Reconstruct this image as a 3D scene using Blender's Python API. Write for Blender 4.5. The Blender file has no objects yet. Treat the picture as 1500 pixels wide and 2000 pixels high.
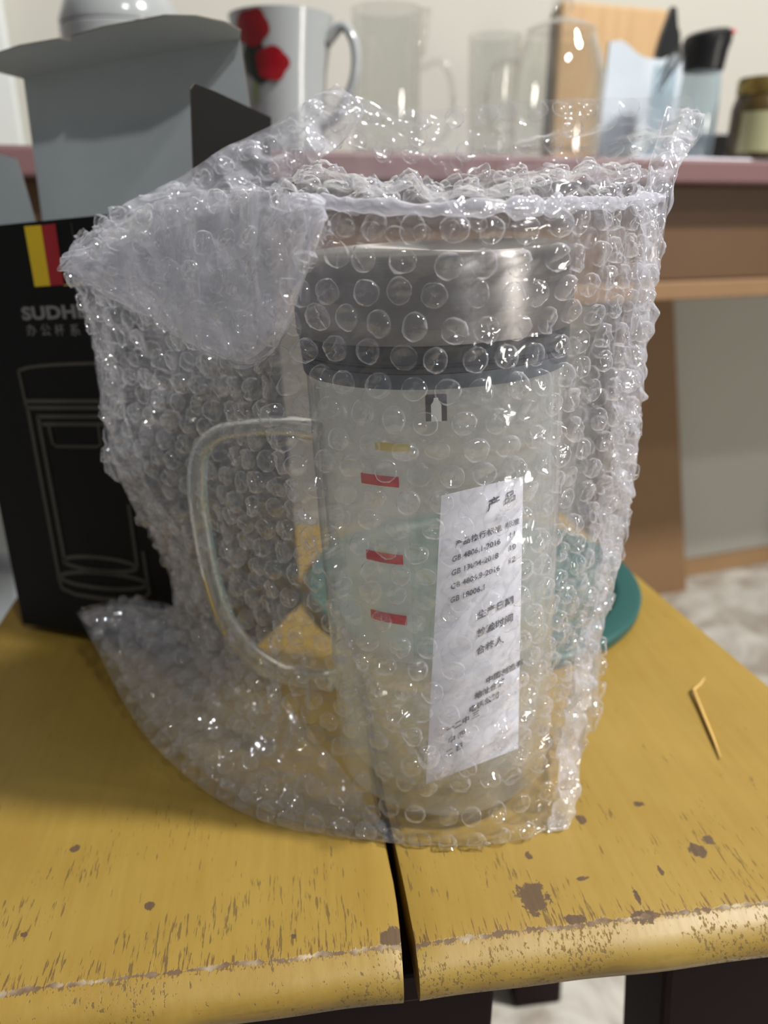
import bpy, bmesh, math, random
import numpy as np
from mathutils import Vector, Matrix

random.seed(4)
RNG = np.random.default_rng(11)
sc = bpy.context.scene
col = sc.collection

# ------------------------------------------------------------------ camera
# world frame: X right, Y away from the camera, Z up; z = 0 is the top of the yellow stool
PITCH = math.radians(21.8)
CAM = np.array([0.0, 0.0, 0.239])
FPX = 1502.9
cd = bpy.data.cameras.new('camera')
cam = bpy.data.objects.new('camera', cd)
col.objects.link(cam)
cam.location = CAM
cam.rotation_euler = (math.pi / 2 - PITCH, 0, 0)
cd.sensor_fit = 'VERTICAL'
cd.sensor_height = 34.6
cd.sensor_width = 25.95
cd.lens = 26.0
cd.clip_start = 0.01
cd.dof.use_dof = True
cd.dof.focus_distance = 0.255
cd.dof.aperture_fstop = 7.0
sc.camera = cam

# ------------------------------------------------------------------ light
wd = bpy.data.worlds.new('room_light')
sc.world = wd
wd.use_nodes = True
wd.node_tree.nodes['Background'].inputs[0].default_value = (0.94, 0.96, 1.0, 1)
wd.node_tree.nodes['Background'].inputs[1].default_value = 0.19


def lamp(name, loc, aim, size, power, colr):
    l = bpy.data.lights.new(name, 'AREA')
    l.shape = 'DISK'
    l.size = size
    l.energy = power
    l.color = colr
    o = bpy.data.objects.new(name, l)
    col.objects.link(o)
    o.location = loc
    o.rotation_euler = (Vector(aim) - Vector(loc)).to_track_quat('-Z', 'Y').to_euler()
    return o


lamp('ceiling_lamp', (1.32, 0.03, 1.70), (0, 0.3, 0.1), 0.16, 70, (1.0, 0.98, 0.95))
lamp('ceiling_lamp_small', (0.60, -0.75, 1.55), (0, 0.3, 0.1), 0.09, 11, (0.95, 0.97, 1.0))
lamp('low_fill_light', (1.75, -0.55, 0.22), (0.75, 1.45, -0.12), 0.35, 8, (1.0, 0.93, 0.84))  # unseen fill, added to brighten the wall under the desk

sc.view_settings.view_transform = 'Standard'
sc.view_settings.look = 'None'
sc.view_settings.exposure = 0.0
sc.view_settings.gamma = 1.0
sc.view_settings.use_curve_mapping = False
cy = sc.cycles
cy.transparent_max_bounces = 48
cy.max_bounces = 7
cy.diffuse_bounces = 2
cy.glossy_bounces = 3
cy.transmission_bounces = 8
cy.caustics_reflective = False
cy.caustics_refractive = False
cy.sample_clamp_indirect = 4.0
cy.use_adaptive_sampling = True
cy.adaptive_threshold = 0.05

# ------------------------------------------------------------------ helpers
A_ = np.array([0, math.cos(PITCH), -math.sin(PITCH)])
U_ = np.array([0, math.sin(PITCH), math.cos(PITCH)])
R_ = np.array([1.0, 0, 0])


def ray(px, py):
    return (px - 750.0) * R_ + (1000.0 - py) * U_ + FPX * A_


def at_y(px, py, y):                       # survey point: photo pixel + distance -> metres
    d = ray(px, py)
    return CAM + d * (y / d[1])


def at_z(px, py, z=0.0):
    d = ray(px, py)
    return CAM + d * ((z - CAM[2]) / d[2])


def lin(c):
    return tuple((x / 12.92 if x <= 0.04045 else ((x + 0.055) / 1.055) ** 2.4) for x in [v / 255.0 for v in c]) + (1,)


class NT:
    def __init__(self, name):
        self.m = bpy.data.materials.new(name)
        self.m.use_nodes = True
        self.t = self.m.node_tree
        self.t.nodes.clear()
        self.out = self.n('ShaderNodeOutputMaterial')

    def n(self, typ, ins=None, **kw):
        nd = self.t.nodes.new(typ)
        for k, v in kw.items():
            setattr(nd, k, v)
        for k, v in (ins or {}).items():
            s = nd.inputs[k]
            if isinstance(v, bpy.types.NodeSocket):
                self.t.links.new(v, s)
            else:
                s.default_value = v
        return nd

    def math(self, op, a, b=0.0, c=0.0, clamp=False):
        return self.n('ShaderNodeMath', {0: a, 1: b, 2: c}, operation=op, use_clamp=clamp).outputs[0]

    def ramp(self, v, a, b, lo=0.0, hi=1.0, smooth=True):
        return self.n('ShaderNodeMapRange', {0: v, 1: a, 2: b, 3: lo, 4: hi},
                      interpolation_type='SMOOTHSTEP' if smooth else 'LINEAR').outputs[0]

    def mix(self, f, a, b):
        nd = self.n('ShaderNodeMix', data_type='RGBA')
        for i, v in ((0, f), (6, a), (7, b)):
            if isinstance(v, bpy.types.NodeSocket):
                self.t.links.new(v, nd.inputs[i])
            else:
                nd.inputs[i].default_value = v
        return nd.outputs[2]

    def noise(self, vec, scale, detail=3.0, rough=0.5, dist=0.0):
        return self.n('ShaderNodeTexNoise', {'Vector': vec, 'Scale': scale, 'Detail': detail, 'Roughness': rough,
                                             'Distortion': dist}).outputs[0]

    def coords(self, sx=1, sy=1, sz=1, kind='Object'):
        tc = self.n('ShaderNodeTexCoord').outputs[kind]
        return self.n('ShaderNodeMapping', {'Vector': tc, 'Scale': (sx, sy, sz)}).outputs[0]

    def bsdf(self, color, rough=0.5, metallic=0.0, bump=None, bstr=0.3, bdist=0.001, **ins):
        d = {'Base Color': color, 'Roughness': rough, 'Metallic': metallic}
        d.update(ins)
        b = self.n('ShaderNodeBsdfPrincipled', d)
        if bump is not None:
            bp = self.n('ShaderNodeBump', {'Height': bump, 'Strength': bstr, 'Distance': bdist})
            self.t.links.new(bp.outputs[0], b.inputs['Normal'])
        return b.outputs[0]

    def done(self, sh):
        self.t.links.new(sh, self.out.inputs[0])
        return self.m


def simple(name, rgb, rough=0.5, metallic=0.0, var=0.08, scale=40, bstr=0.1, **ins):
    t = NT(name)
    v = t.coords()
    nz = t.noise(v, scale, 4)
    c = lin(rgb)
    dk = tuple(x * (1 - var) for x in c[:3]) + (1,)
    lt = tuple(min(1, x * (1 + var)) for x in c[:3]) + (1,)
    return t.done(t.bsdf(t.mix(nz, dk, lt), rough, metallic, bump=nz, bstr=bstr, bdist=0.0005, **ins))


def clear(name, tint=(1, 1, 1), rough=0.03, haze=0.02, edge=0.10, ior=1.5, bumpscale=0, bstr=0.0, hazecol=(0.92, 0.93, 0.97)):
    """thin clear sheet: passes light, mirrors by Fresnel, scatters a little (more where it is seen edge-on)"""
    t = NT(name)
    nrm = None
    if bstr > 0:
        v = t.coords(kind='Object')
        a = t.noise(v, bumpscale, 5, 0.62, 1.2)
        b = t.n('ShaderNodeTexVoronoi', {'Vector': v, 'Scale': bumpscale * 0.6}, feature='DISTANCE_TO_EDGE').outputs[0]
        h = t.math('ADD', a, t.math('MULTIPLY', t.ramp(b, 0, 0.16), 0.35))
        nrm = t.n('ShaderNodeBump', {'Height': h, 'Strength': bstr, 'Distance': 0.0012}).outputs[0]
    tr = t.n('ShaderNodeBsdfTransparent', {'Color': tuple(tint) + (1,)}).outputs[0]
    gi = {'Color': (1, 1, 1, 1), 'Roughness': rough}
    li = {'Blend': 0.5}
    if nrm is not None:
        gi['Normal'] = nrm
        li['Normal'] = nrm
    gl = t.n('ShaderNodeBsdfGlossy', gi).outputs[0]
    lw = t.n('ShaderNodeLayerWeight', li).outputs['Facing']
    r0 = 2 * ((ior - 1) / (ior + 1)) ** 2           # both faces of a thin sheet
    fr = t.math('ADD', r0, t.math('MULTIPLY', t.math('POWER', lw, 4.0), 0.85 - r0))
    di = t.n('ShaderNodeBsdfDiffuse', {'Color': tuple(hazecol) + (1,)}).outputs[0]
    tl = t.n('ShaderNodeBsdfTranslucent', {'Color': tuple(hazecol) + (1,)}).outputs[0]
    sca = t.n('ShaderNodeMixShader', {0: 0.5, 1: di, 2: tl}).outputs[0]
    hz = t.math('ADD', t.math('MULTIPLY', t.math('POWER', lw, 3.0), edge), haze, clamp=True)
    m1 = t.n('ShaderNodeMixShader', {0: hz, 1: tr, 2: sca}).outputs[0]
    m2 = t.n('ShaderNodeMixShader', {0: fr, 1: m1, 2: gl}).outputs[0]
    return t.done(m2)


def mesh_obj(name, verts, faces, mat=None, parent=None, smooth=False):
    me = bpy.data.meshes.new(name)
    me.from_pydata([tuple(map(float, v)) for v in verts], [], [tuple(f) for f in faces])
    if mat:
        me.materials.append(mat)
    me.update()
    if smooth:
        me.polygons.foreach_set('use_smooth', [True] * len(me.polygons))
    o = bpy.data.objects.new(name, me)
    col.objects.link(o)
    if parent:
        o.parent = parent
    return o


def bm_obj(name, bm, mat=None, parent=None, smooth=False):
    bmesh.ops.recalc_face_normals(bm, faces=bm.faces[:])
    me = bpy.data.meshes.new(name)
    bm.to_mesh(me)
    bm.free()
    if mat:
        me.materials.append(mat)
    if smooth:
        me.polygons.foreach_set('use_smooth', [True] * len(me.polygons))
    o = bpy.data.objects.new(name, me)
    col.objects.link(o)
    if parent:
        o.parent = parent
    return o


def tag(o, label=None, cat=None, group=None, kind=None):
    for k, v in (('label', label), ('category', cat), ('group', group), ('kind', kind)):
        if v:
            o[k] = v
    return o


def thing(name, label, cat, loc=(0, 0, 0), rz=0.0, group=None):
    o = bpy.data.objects.new(name, None)
    o.empty_display_size = 0.02
    col.objects.link(o)
    o.location = loc
    o.rotation_euler = (0, 0, rz)
    return tag(o, label, cat, group)


def box_bm(lo, hi, bev=0.0, seg=2, bm=None):
    own = bm is None
    bm = bm or bmesh.new()
    r = bmesh.ops.create_cube(bm, size=1)
    for v in r['verts']:
        v.co = Vector([(lo[i] + hi[i]) / 2 + v.co[i] * (hi[i] - lo[i]) for i in range(3)])
    if bev > 0:
        es = list({e for v in r['verts'] for e in v.link_edges})
        bmesh.ops.bevel(bm, geom=es, offset=bev, segments=seg, affect='EDGES', profile=0.5)
    return bm


def lathe(name, prof, mat, parent=None, seg=48, caps=True, smooth=True, loc=None, off=None):
    vs, fs = [], []
    for (r, z) in prof:
        for k in range(seg):
            a = 2 * math.pi * k / seg
            vs.append((r * math.cos(a), r * math.sin(a), z))
    n = len(prof)
    for i in range(n - 1):
        for k in range(seg):
            fs.append((i * seg + k, i * seg + (k + 1) % seg, (i + 1) * seg + (k + 1) % seg, (i + 1) * seg + k))
    if caps:
        if prof[0][0] > 1e-5:
            fs.append(tuple(range(seg))[::-1])
        if prof[-1][0] > 1e-5:
            fs.append(tuple((n - 1) * seg + k for k in range(seg)))
    if off is not None:
        vs = [tuple(off(np.array(v))) for v in vs]
    o = mesh_obj(name, vs, fs, mat, parent)
    me = o.data
    if smooth:
        me.polygons.foreach_set('use_smooth', [len(p.vertices) == 4 for p in me.polygons])
        me.set_sharp_from_angle(angle=math.radians(38))
    if loc is not None:
        o.location = loc
    return o


def tube(name, pts, rad, mat, parent=None, seg=12, closed=False, rad2=None, up=None):
    """swept tube through pts; rad may be a list; rad2 = second half-axis for a flattened section"""
    P = [np.array(p, float) for p in pts]
    n = len(P)
    rs = rad if hasattr(rad, '__len__') else [rad] * n
    vs, fs = [], []
    upv = np.array(up if up is not None else (0, 0, 1.0), float)
    for i in range(n):
        a = P[(i - 1) % n] if (closed or i > 0) else P[i]
        b = P[(i + 1) % n] if (closed or i < n - 1) else P[i]
        t = b - a
        t /= np.linalg.norm(t)
        s = np.cross(t, upv)
        if np.linalg.norm(s) < 1e-4:
            s = np.cross(t, (1.0, 0, 0))
        s /= np.linalg.norm(s)
        w = np.cross(s, t)
        k2 = rad2 if rad2 is not None else rs[i]
        for k in range(seg):
            an = 2 * math.pi * k / seg
            vs.append(P[i] + s * math.cos(an) * rs[i] + w * math.sin(an) * k2)
    m = n if closed else n - 1
    for i in range(m):
        j = (i + 1) % n
        for k in range(seg):
            fs.append((i * seg + k, i * seg + (k + 1) % seg, j * seg + (k + 1) % seg, j * seg + k))
    if not closed:
        fs.append(tuple(range(seg))[::-1])
        fs.append(tuple((n - 1) * seg + k for k in range(seg)))
    o = mesh_obj(name, vs, fs, mat, parent)
    o.data.polygons.foreach_set('use_smooth', [len(p.vertices) == 4 for p in o.data.polygons])
    return o


def catmull(pts, n):
    """smooth resample of a polyline by arc length"""
    P = np.array(pts, float)
    Q = np.vstack([2 * P[0] - P[1], P, 2 * P[-1] - P[-2]])
    out = []
    for i in range(1, len(Q) - 2):
        for t in np.linspace(0, 1, 24, endpoint=False):
            a, b, c, d = Q[i - 1], Q[i], Q[i + 1], Q[i + 2]
            out.append(0.5 * ((2 * b) + (-a + c) * t + (2 * a - 5 * b + 4 * c - d) * t * t + (-a + 3 * b - 3 * c + d) * t ** 3))
    out.append(P[-1])
    out = np.array(out)
    s = np.concatenate([[0], np.cumsum(np.linalg.norm(np.diff(out, axis=0), axis=1))])
    tt = np.linspace(0, s[-1], n)
    return np.stack([np.interp(tt, s, out[:, k]) for k in range(out.shape[1])], 1)


def text_mesh(txt, size=1.0, bold=0.0, spacing=1.0):
    cu = bpy.data.curves.new('lettering', 'FONT')
    cu.body = txt
    cu.size = size
    cu.offset = bold
    cu.space_character = spacing
    cu.resolution_u = 3
    ob = bpy.data.objects.new('lettering', cu)
    col.objects.link(ob)
    dg = bpy.context.evaluated_depsgraph_get()
    me = ob.evaluated_get(dg).to_mesh()
    vs = np.array([v.co[:] for v in me.vertices]) if len(me.vertices) else np.zeros((0, 3))
    fs = [tuple(p.vertices) for p in me.polygons]
    ob.evaluated_get(dg).to_mesh_clear()
    bpy.data.objects.remove(ob)
    bpy.data.curves.remove(cu)
    return vs, fs


# ------------------------------------------------------------------ materials
def yellow_paint():
    t = NT('worn_yellow_paint')
    v = t.coords()
    sep = t.n('ShaderNodeSeparateXYZ', {0: v})
    x, y, z = sep.outputs
    big = t.math('ADD', t.math('MULTIPLY', t.noise(v, 16, 4), 0.6), t.math('MULTIPLY', t.noise(t.coords(1, 0.06, 1), 260, 4, 0.65), 0.4))
    base = t.mix(t.ramp(big, 0.3, 0.7), lin((138, 110, 43)), lin((149, 123, 56)))
    # fine cracks that follow the grain, denser near the front edge
    gv = t.coords(1, 0.085, 1)
    g1 = t.noise(gv, 1100, 4, 0.6)
    g2 = t.noise(t.coords(1, 0.10, 1), 700, 3, 0.6)
    area = t.noise(v, 26, 3, 0.6)
    near = t.ramp(y, 0.14, -0.005)
    th = t.math('SUBTRACT', 0.80, t.math('ADD', t.math('MULTIPLY', near, 0.10), t.math('MULTIPLY', t.ramp(area, 0.40, 0.60), 0.12)))
    crack = t.ramp(t.math('SUBTRACT', g1, th), 0.0, 0.05)
    th2 = t.math('ADD', th, -0.015)
    crack2 = t.ramp(t.math('SUBTRACT', g2, th2), 0.0, 0.05)
    cr = t.math('MAXIMUM', crack, crack2)
    # small chips down to bare wood
    c1 = t.noise(t.coords(1, 0.6, 1), 150, 4, 0.62)
    chip = t.ramp(t.math('SUBTRACT', c1, t.math('SUBTRACT', 0.83, t.math('MULTIPLY', near, 0.045))), 0.0, 0.012)
    # rubbed ridge where the flat top meets the rounded nose
    en = t.noise(t.coords(1, 0.3, 1), 260, 4, 0.65)
    wob = t.math('MULTIPLY', t.math('SUBTRACT', t.noise(t.coords(1, 0, 0), 40, 4, 0.7), 0.5), 0.004)
    dist = t.math('ABSOLUTE', t.math('SUBTRACT', t.math('SUBTRACT', y, wob), 0.0012))
    wid = t.math('MULTIPLY', t.math('SUBTRACT', en, 0.36), 0.0058)
    rub = t.ramp(t.math('SUBTRACT', wid, dist), 0.0, 0.0005)
    # frayed paint behind the ridge
    fr = t.math('MULTIPLY', t.ramp(y, 0.022, 0.0), t.ramp(y, -0.002, 0.0))
    fray = t.ramp(t.math('SUBTRACT', g1, t.math('SUBTRACT', 0.74, t.math('MULTIPLY', fr, 0.20))), 0.0, 0.04)
    # the one large bare patch and a few knots / scrapes
    dn = t.math('MULTIPLY', t.math('SUBTRACT', t.noise(t.coords(1, 0.6, 1), 330, 5, 0.75), 0.5), 2.6)

    def blot(cx, cy_, rx, ry):
        dx = t.math('MULTIPLY', t.math('SUBTRACT', x, cx), 1 / rx)
        dy = t.math('MULTIPLY', t.math('SUBTRACT', y, cy_), 1 / ry)
        d = t.math('SQRT', t.math('ADD', t.math('POWER', dx, 2.0), t.math('POWER', dy, 2.0)))
        return t.ramp(t.math('ADD', d, dn), 1.0, 0.88)
    spots = None
    for b in BLOTS:
        s = blot(*b)
        spots = s if spots is None else t.math('MAXIMUM', spots, s)
    wood = t.mix(t.noise(t.coords(1, 0.1, 1), 500, 3), lin((62, 46, 28)), lin((102, 79, 53)))
    dark = lin((70, 52, 24))
    nose = t.math('MULTIPLY', t.ramp(z, -0.004, -0.012), t.ramp(t.noise(t.coords(0.30, 1, 1.6), 150, 6, 0.75), 0.50, 0.70))
    c = t.mix(t.math('MULTIPLY', cr, 0.65), base, dark)
    c = t.mix(t.math('MULTIPLY', nose, 0.7), c, lin((84, 62, 22)))
    nose_shade = t.math('MULTIPLY', t.ramp(z, -0.003, -0.013), t.ramp(t.noise(t.coords(0.4, 1, 1), 45, 4, 0.6), 0.34, 0.62))  # shade low on the nose put into the paint colour, in patches
    c = t.mix(t.math('MULTIPLY', nose_shade, 0.8), c, lin((88, 68, 26)))
    c = t.mix(t.math('MAXIMUM', fray, 0.0), c, lin((104, 78, 42)))
    c = t.mix(t.math('MAXIMUM', chip, spots), c, wood)
    rubc = t.mix(t.ramp(t.noise(t.coords(1, 1, 1), 70, 3), 0.45, 0.72), lin((98, 76, 52)), lin((176, 160, 132)))
    c = t.mix(rub, c, rubc)
    hole = t.math('MAXIMUM', t.math('MAXIMUM', cr, rub), t.math('MAXIMUM', chip, spots))
    h = t.math('ADD', t.math('MULTIPLY', hole, -1.0), t.math('MULTIPLY', t.noise(gv, 240, 4), 0.5))
    rg = t.math('ADD', 0.46, t.math('MULTIPLY', hole, 0.3))
    return t.done(t.bsdf(c, rg, bump=h, bstr=0.35, bdist=0.0006))


STOOL_O = np.array([0.0083, 0.1914, 0.0])
STOOL_RZ = math.radians(7.5)
_c, _s = math.cos(STOOL_RZ), math.sin(STOOL_RZ)


def stool_xy(px, py):
    q = at_z(px, py) - STOOL_O
    return (q[0] * _c + q[1] * _s, -q[0] * _s + q[1] * _c)


BLOTS = []
for px, py, rx, ry in ((1040, 1752, .0062, .0075), (1122, 1795, .0040, .0020), (1255, 1790, .0055, .0024), (1362, 1660, .0032, .0040),
                       (1384, 1640, .0022, .0028), (1243, 1750, .0010, .0045), (1136, 1716, .0026, .0011), (1032, 1672, .0016, .0022),
                       (1290, 1700, .0010, .0026), (146, 1658, .0020, .0022), (292, 1768, .0018, .0020), (46, 1825, .0014, .0012),
                       (575, 1828, .0011, .0011), (765, 1830, .0045, .0045), (1247, 1570, .0028, .0016), (1134, 1600, .0022, .0024)):
    s = stool_xy(px, py)
    BLOTS.append((s[0], s[1], rx, ry))

M = {}
M['paint'] = yellow_paint()
M['maroon'] = simple('maroon_stool_paint', (26, 7, 11), 0.6, var=0.2, **{'Specular IOR Level': 0.12})
M['film'] = clear('bubble_wrap_backing_film', rough=0.11, haze=0.08, edge=0.40, ior=1.44, hazecol=(0.91, 0.91, 1.0))
M['film_back'] = clear('bubble_wrap_rear_film', rough=0.10, haze=0.10, edge=0.40, ior=1.44, hazecol=(0.91, 0.91, 1.0))
M['film_crumpled'] = clear('bubble_wrap_crumpled_film', rough=0.12, haze=0.34, edge=0.45, ior=1.46, hazecol=(0.91, 0.91, 1.0))
M['bubble'] = clear('bubble_wrap_bubble_film', rough=0.05, haze=0.016, edge=0.75, ior=1.50, hazecol=(0.91, 0.91, 1.0))
M['glass'] = clear('clear_glass', tint=(0.975, 0.985, 0.975), rough=0.02, haze=0.10, edge=0.36, ior=1.5, hazecol=(0.85, 0.87, 0.84))
M['glass_far'] = clear('clear_tableware_glass', tint=(0.965, 0.97, 0.96), rough=0.02, haze=0.012, edge=0.5, ior=1.5, hazecol=(0.5, 0.5, 0.46))
M['glass_green'] = clear('greenish_glass', tint=(0.62, 0.68, 0.62), rough=0.03, haze=0.05, edge=0.2, ior=1.5, hazecol=(0.6, 0.66, 0.6))
M['plastic_clear'] = clear('clear_plastic', tint=(0.90, 0.95, 0.97), rough=0.05, haze=0.10, edge=0.25, ior=1.45, hazecol=(0.8, 0.86, 0.9))


def brushed():
    t = NT('brushed_steel')
    v = t.coords(1, 1, 60)
    n1 = t.noise(v, 60, 4, 0.7)
    c = t.mix(n1, lin((124, 120, 117)), lin((150, 146, 143)))
    return t.done(t.bsdf(c, t.math('ADD', 0.36, t.math('MULTIPLY', n1, 0.10)), 1.0, bump=n1, bstr=0.06, bdist=0.0003, **{'Anisotropic': 0.9, 'Anisotropic Rotation': 0.25, 'Tangent': t.n('ShaderNodeTangent', direction_type='RADIAL', axis='Z').outputs[0]}))


M['steel'] = brushed()
M['black_rubber'] = simple('black_collar_plastic', (24, 27, 28), 0.32)
M['grey_rubber'] = simple('grey_silicone_gasket', (62, 68, 72), 0.4)
M['red_print'] = simple('red_printed_ink', (196, 30, 44), 0.5)
M['yellow_print'] = simple('yellow_printed_ink', (196, 176, 84), 0.5)
M['white_print'] = simple('white_printed_ink', (196, 198, 190), 0.5)
M['dark_print'] = simple('dark_printed_ink', (44, 36, 40), 0.5)
M['paper'] = simple('white_leaflet_paper', (226, 226, 234), 0.8, var=0.03)
M['ink'] = simple('black_ink', (62, 62, 72), 0.7)
M['box_black'] = simple('black_printed_card', (11, 9, 8), 0.6, var=0.2, **{'Specular IOR Level': 0.22})
M['box_inner'] = simple('grey_white_card_inside', (176, 181, 181), 0.85, var=0.04, scale=90)
M['card_edge'] = simple('brown_card_edge', (92, 84, 74), 0.9)
M['line_print'] = simple('grey_line_print', (62, 58, 50), 0.6)
M['text_print'] = simple('silver_letter_print', (112, 109, 108), 0.5)
M['flag_yellow'] = simple('yellow_flag_print', (208, 176, 20), 0.5)
M['flag_red'] = simple('red_flag_print', (150, 18, 26), 0.5)
M['teal'] = simple('teal_green_plastic', (33, 80, 76), 0.42, var=0.05)
M['tooth'] = simple('pale_toothpick_wood', (196, 160, 92), 0.7)
M['ceramic'] = simple('white_glazed_ceramic', (152, 155, 155), 0.15, var=0.02)
M['white_plastic'] = simple('white_plastic', (186, 194, 200), 0.4, var=0.02)
M['rose'] = simple('red_rose_print', (128, 10, 20), 0.3, var=0.35, scale=120)
M['leaf'] = simple('dark_green_leaf_print', (28, 38, 22), 0.3, var=0.4, scale=160)
M['stem'] = simple('pale_green_stem_print', (120, 130, 92), 0.3)
M['black_plastic'] = simple('black_plastic', (14, 14, 15), 0.35)
M['gold'] = simple('gold_tin_lid', (150, 128, 70), 0.32, metallic=0.8)
M['honey'] = simple('dark_jar_contents', (74, 58, 28), 0.25)
M['label'] = simple('pale_jar_label', (150, 148, 112), 0.7, var=0.06)
M['desk_top'] = simple('maroon_desk_top', (106, 76, 76), 0.55, var=0.05)
M['desk_shaded'] = simple('shaded_brown_veneer', (86, 60, 34), 0.55, var=0.10, scale=14)  # desk veneer with the shade below the top put into its colour
M['desk_lit'] = simple('lit_brown_veneer', (128, 98, 66), 0.6, var=0.06)  # lit tone of the same veneer; also on the legs and shade board
M['wall'] = simple('cream_wall_paint', (180, 178, 168), 0.9, var=0.02, scale=8)
M['trim'] = simple('white_trim_paint', (206, 210, 204), 0.6, var=0.02)
M['base'] = simple('brown_baseboard', (150, 118, 82), 0.6, var=0.06)
M['bin'] = simple('white_bin_plastic', (196, 204, 208), 0.5, var=0.02)


def wood_board():
    t = NT('light_wood_board')
    n = t.noise(t.coords(14, 1, 1.0), 6, 4, 0.6, 0.4)
    c = t.mix(n, lin((168, 132, 88)), lin((200, 168, 122)))
    return t.done(t.bsdf(c, 0.55))


M['board'] = wood_board()


def floor_mat():
    t = NT('marbled_floor_tile')
    v = t.coords()
    a = t.noise(v, 9, 6, 0.62, 1.6)
    c = t.mix(t.ramp(a, 0.35, 0.65), lin((150, 140, 128)), lin((196, 192, 182)))
    return t.done(t.bsdf(c, 0.3))


M['floor'] = floor_mat()

# ------------------------------------------------------------------ the room
YAW = math.radians(19.0)
E1 = np.array([math.cos(YAW), math.sin(YAW), 0.0])
E2 = np.array([-math.sin(YAW), math.cos(YAW), 0.0])
WALL_P = np.array([0.61, 1.39, 0.0])
FLOOR_Z = -0.45


def slab(name, a, b, depth, z0, z1, mat, kind='structure', base=WALL_P, parent=None, bev=0.0):
    """box in the frame of the back wall: a..b along the wall, depth = (d0, d1) towards the room"""
    bm = box_bm((a, depth[0], z0), (b, depth[1], z1), bev)
    o = bm_obj(name, bm, mat, parent)
    if parent is None:
        o.location = base
        o.rotation_euler = (0, 0, YAW)
    if kind:
        o['kind'] = kind
    return o


slab('floor', -2.4, 2.4, (-3.2, 0.0), FLOOR_Z - 0.05, FLOOR_Z, M['floor'])
slab('wall_back', -2.4, 2.4, (0.0, 0.1), FLOOR_Z - 0.05, 2.1, M['wall'])
slab('baseboard_back', -1.5, 2.4, (-0.014, 0.0), FLOOR_Z, FLOOR_Z + 0.035, M['base'], bev=0.003)


def wall_a(px, py):          # position along the wall of a photo pixel on the wall plane
    d = ray(px, py)
    n = E2
    tt = ((WALL_P - CAM) @ n) / (d @ n)
    q = CAM + d * tt
    return (q - WALL_P) @ E1, q[2]


ta = wall_a(30, 150)[0]
slab('trim_1', ta - 0.14, ta, (-0.03, 0.0), FLOOR_Z, 2.1, M['trim'], bev=0.004)

# ------------------------------------------------------------------ the desk
DZ = 0.28                                       # desk top above the stool top
DESK_P = np.array([0.33, 0.837, 0.0])
ddep = (WALL_P - DESK_P) @ E2
desk = thing('writing_desk', 'brown wooden desk with a maroon top edge standing against the cream wall', 'desk',
             (DESK_P[0], DESK_P[1], FLOOR_Z), YAW)


def dpart(name, lo, hi, mat, bev=0.002):
    lo = (lo[0], lo[1], lo[2] - FLOOR_Z)
    hi = (hi[0], hi[1], hi[2] - FLOOR_Z)
    return bm_obj(name, box_bm(lo, hi, bev), mat, desk)


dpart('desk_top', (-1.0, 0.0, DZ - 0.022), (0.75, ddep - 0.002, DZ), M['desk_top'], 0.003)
dpart('drawer_front', (-0.98, 0.034, DZ - 0.118), (0.73, 0.052, DZ - 0.023), M['desk_shaded'])  # upper part of the panel, coloured as if in shade
dpart('panel_lit_band', (-0.98, 0.030, DZ - 0.138), (0.73, 0.056, DZ - 0.1185), M['desk_lit'])  # lit lower band of the panel, made as a paler strip
dl = []  # added brown board with the outline of the shadow on the wall
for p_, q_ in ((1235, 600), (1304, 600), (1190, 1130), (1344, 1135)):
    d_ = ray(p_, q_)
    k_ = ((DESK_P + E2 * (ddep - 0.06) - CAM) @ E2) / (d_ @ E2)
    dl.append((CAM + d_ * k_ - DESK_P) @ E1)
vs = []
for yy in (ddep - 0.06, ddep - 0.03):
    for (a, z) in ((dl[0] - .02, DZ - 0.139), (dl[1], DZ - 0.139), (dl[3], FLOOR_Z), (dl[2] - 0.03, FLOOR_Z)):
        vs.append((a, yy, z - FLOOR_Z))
mesh_obj('wall_shade_board', vs, [(0, 1, 2, 3)[::-1], (4, 5, 6, 7), (0, 4, 5, 1)[::-1], (1, 5, 6, 2)[::-1], (2, 6, 7, 3)[::-1], (3, 7, 4, 0)[::-1]],
         M['desk_lit'], desk)
dpart('leg', (0.68, 0.06, FLOOR_Z), (0.72, 0.10, DZ - 0.139), M['desk_lit'])
dpart('leg', (-0.97, 0.06, FLOOR_Z), (-0.93, 0.10, DZ - 0.139), M['desk_lit'])

# ------------------------------------------------------------------ the yellow stool
stool = thing('wooden_stool', 'low wooden stool with two chipped yellow top planks and maroon legs', 'stool', STOOL_O, STOOL_RZ)


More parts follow.
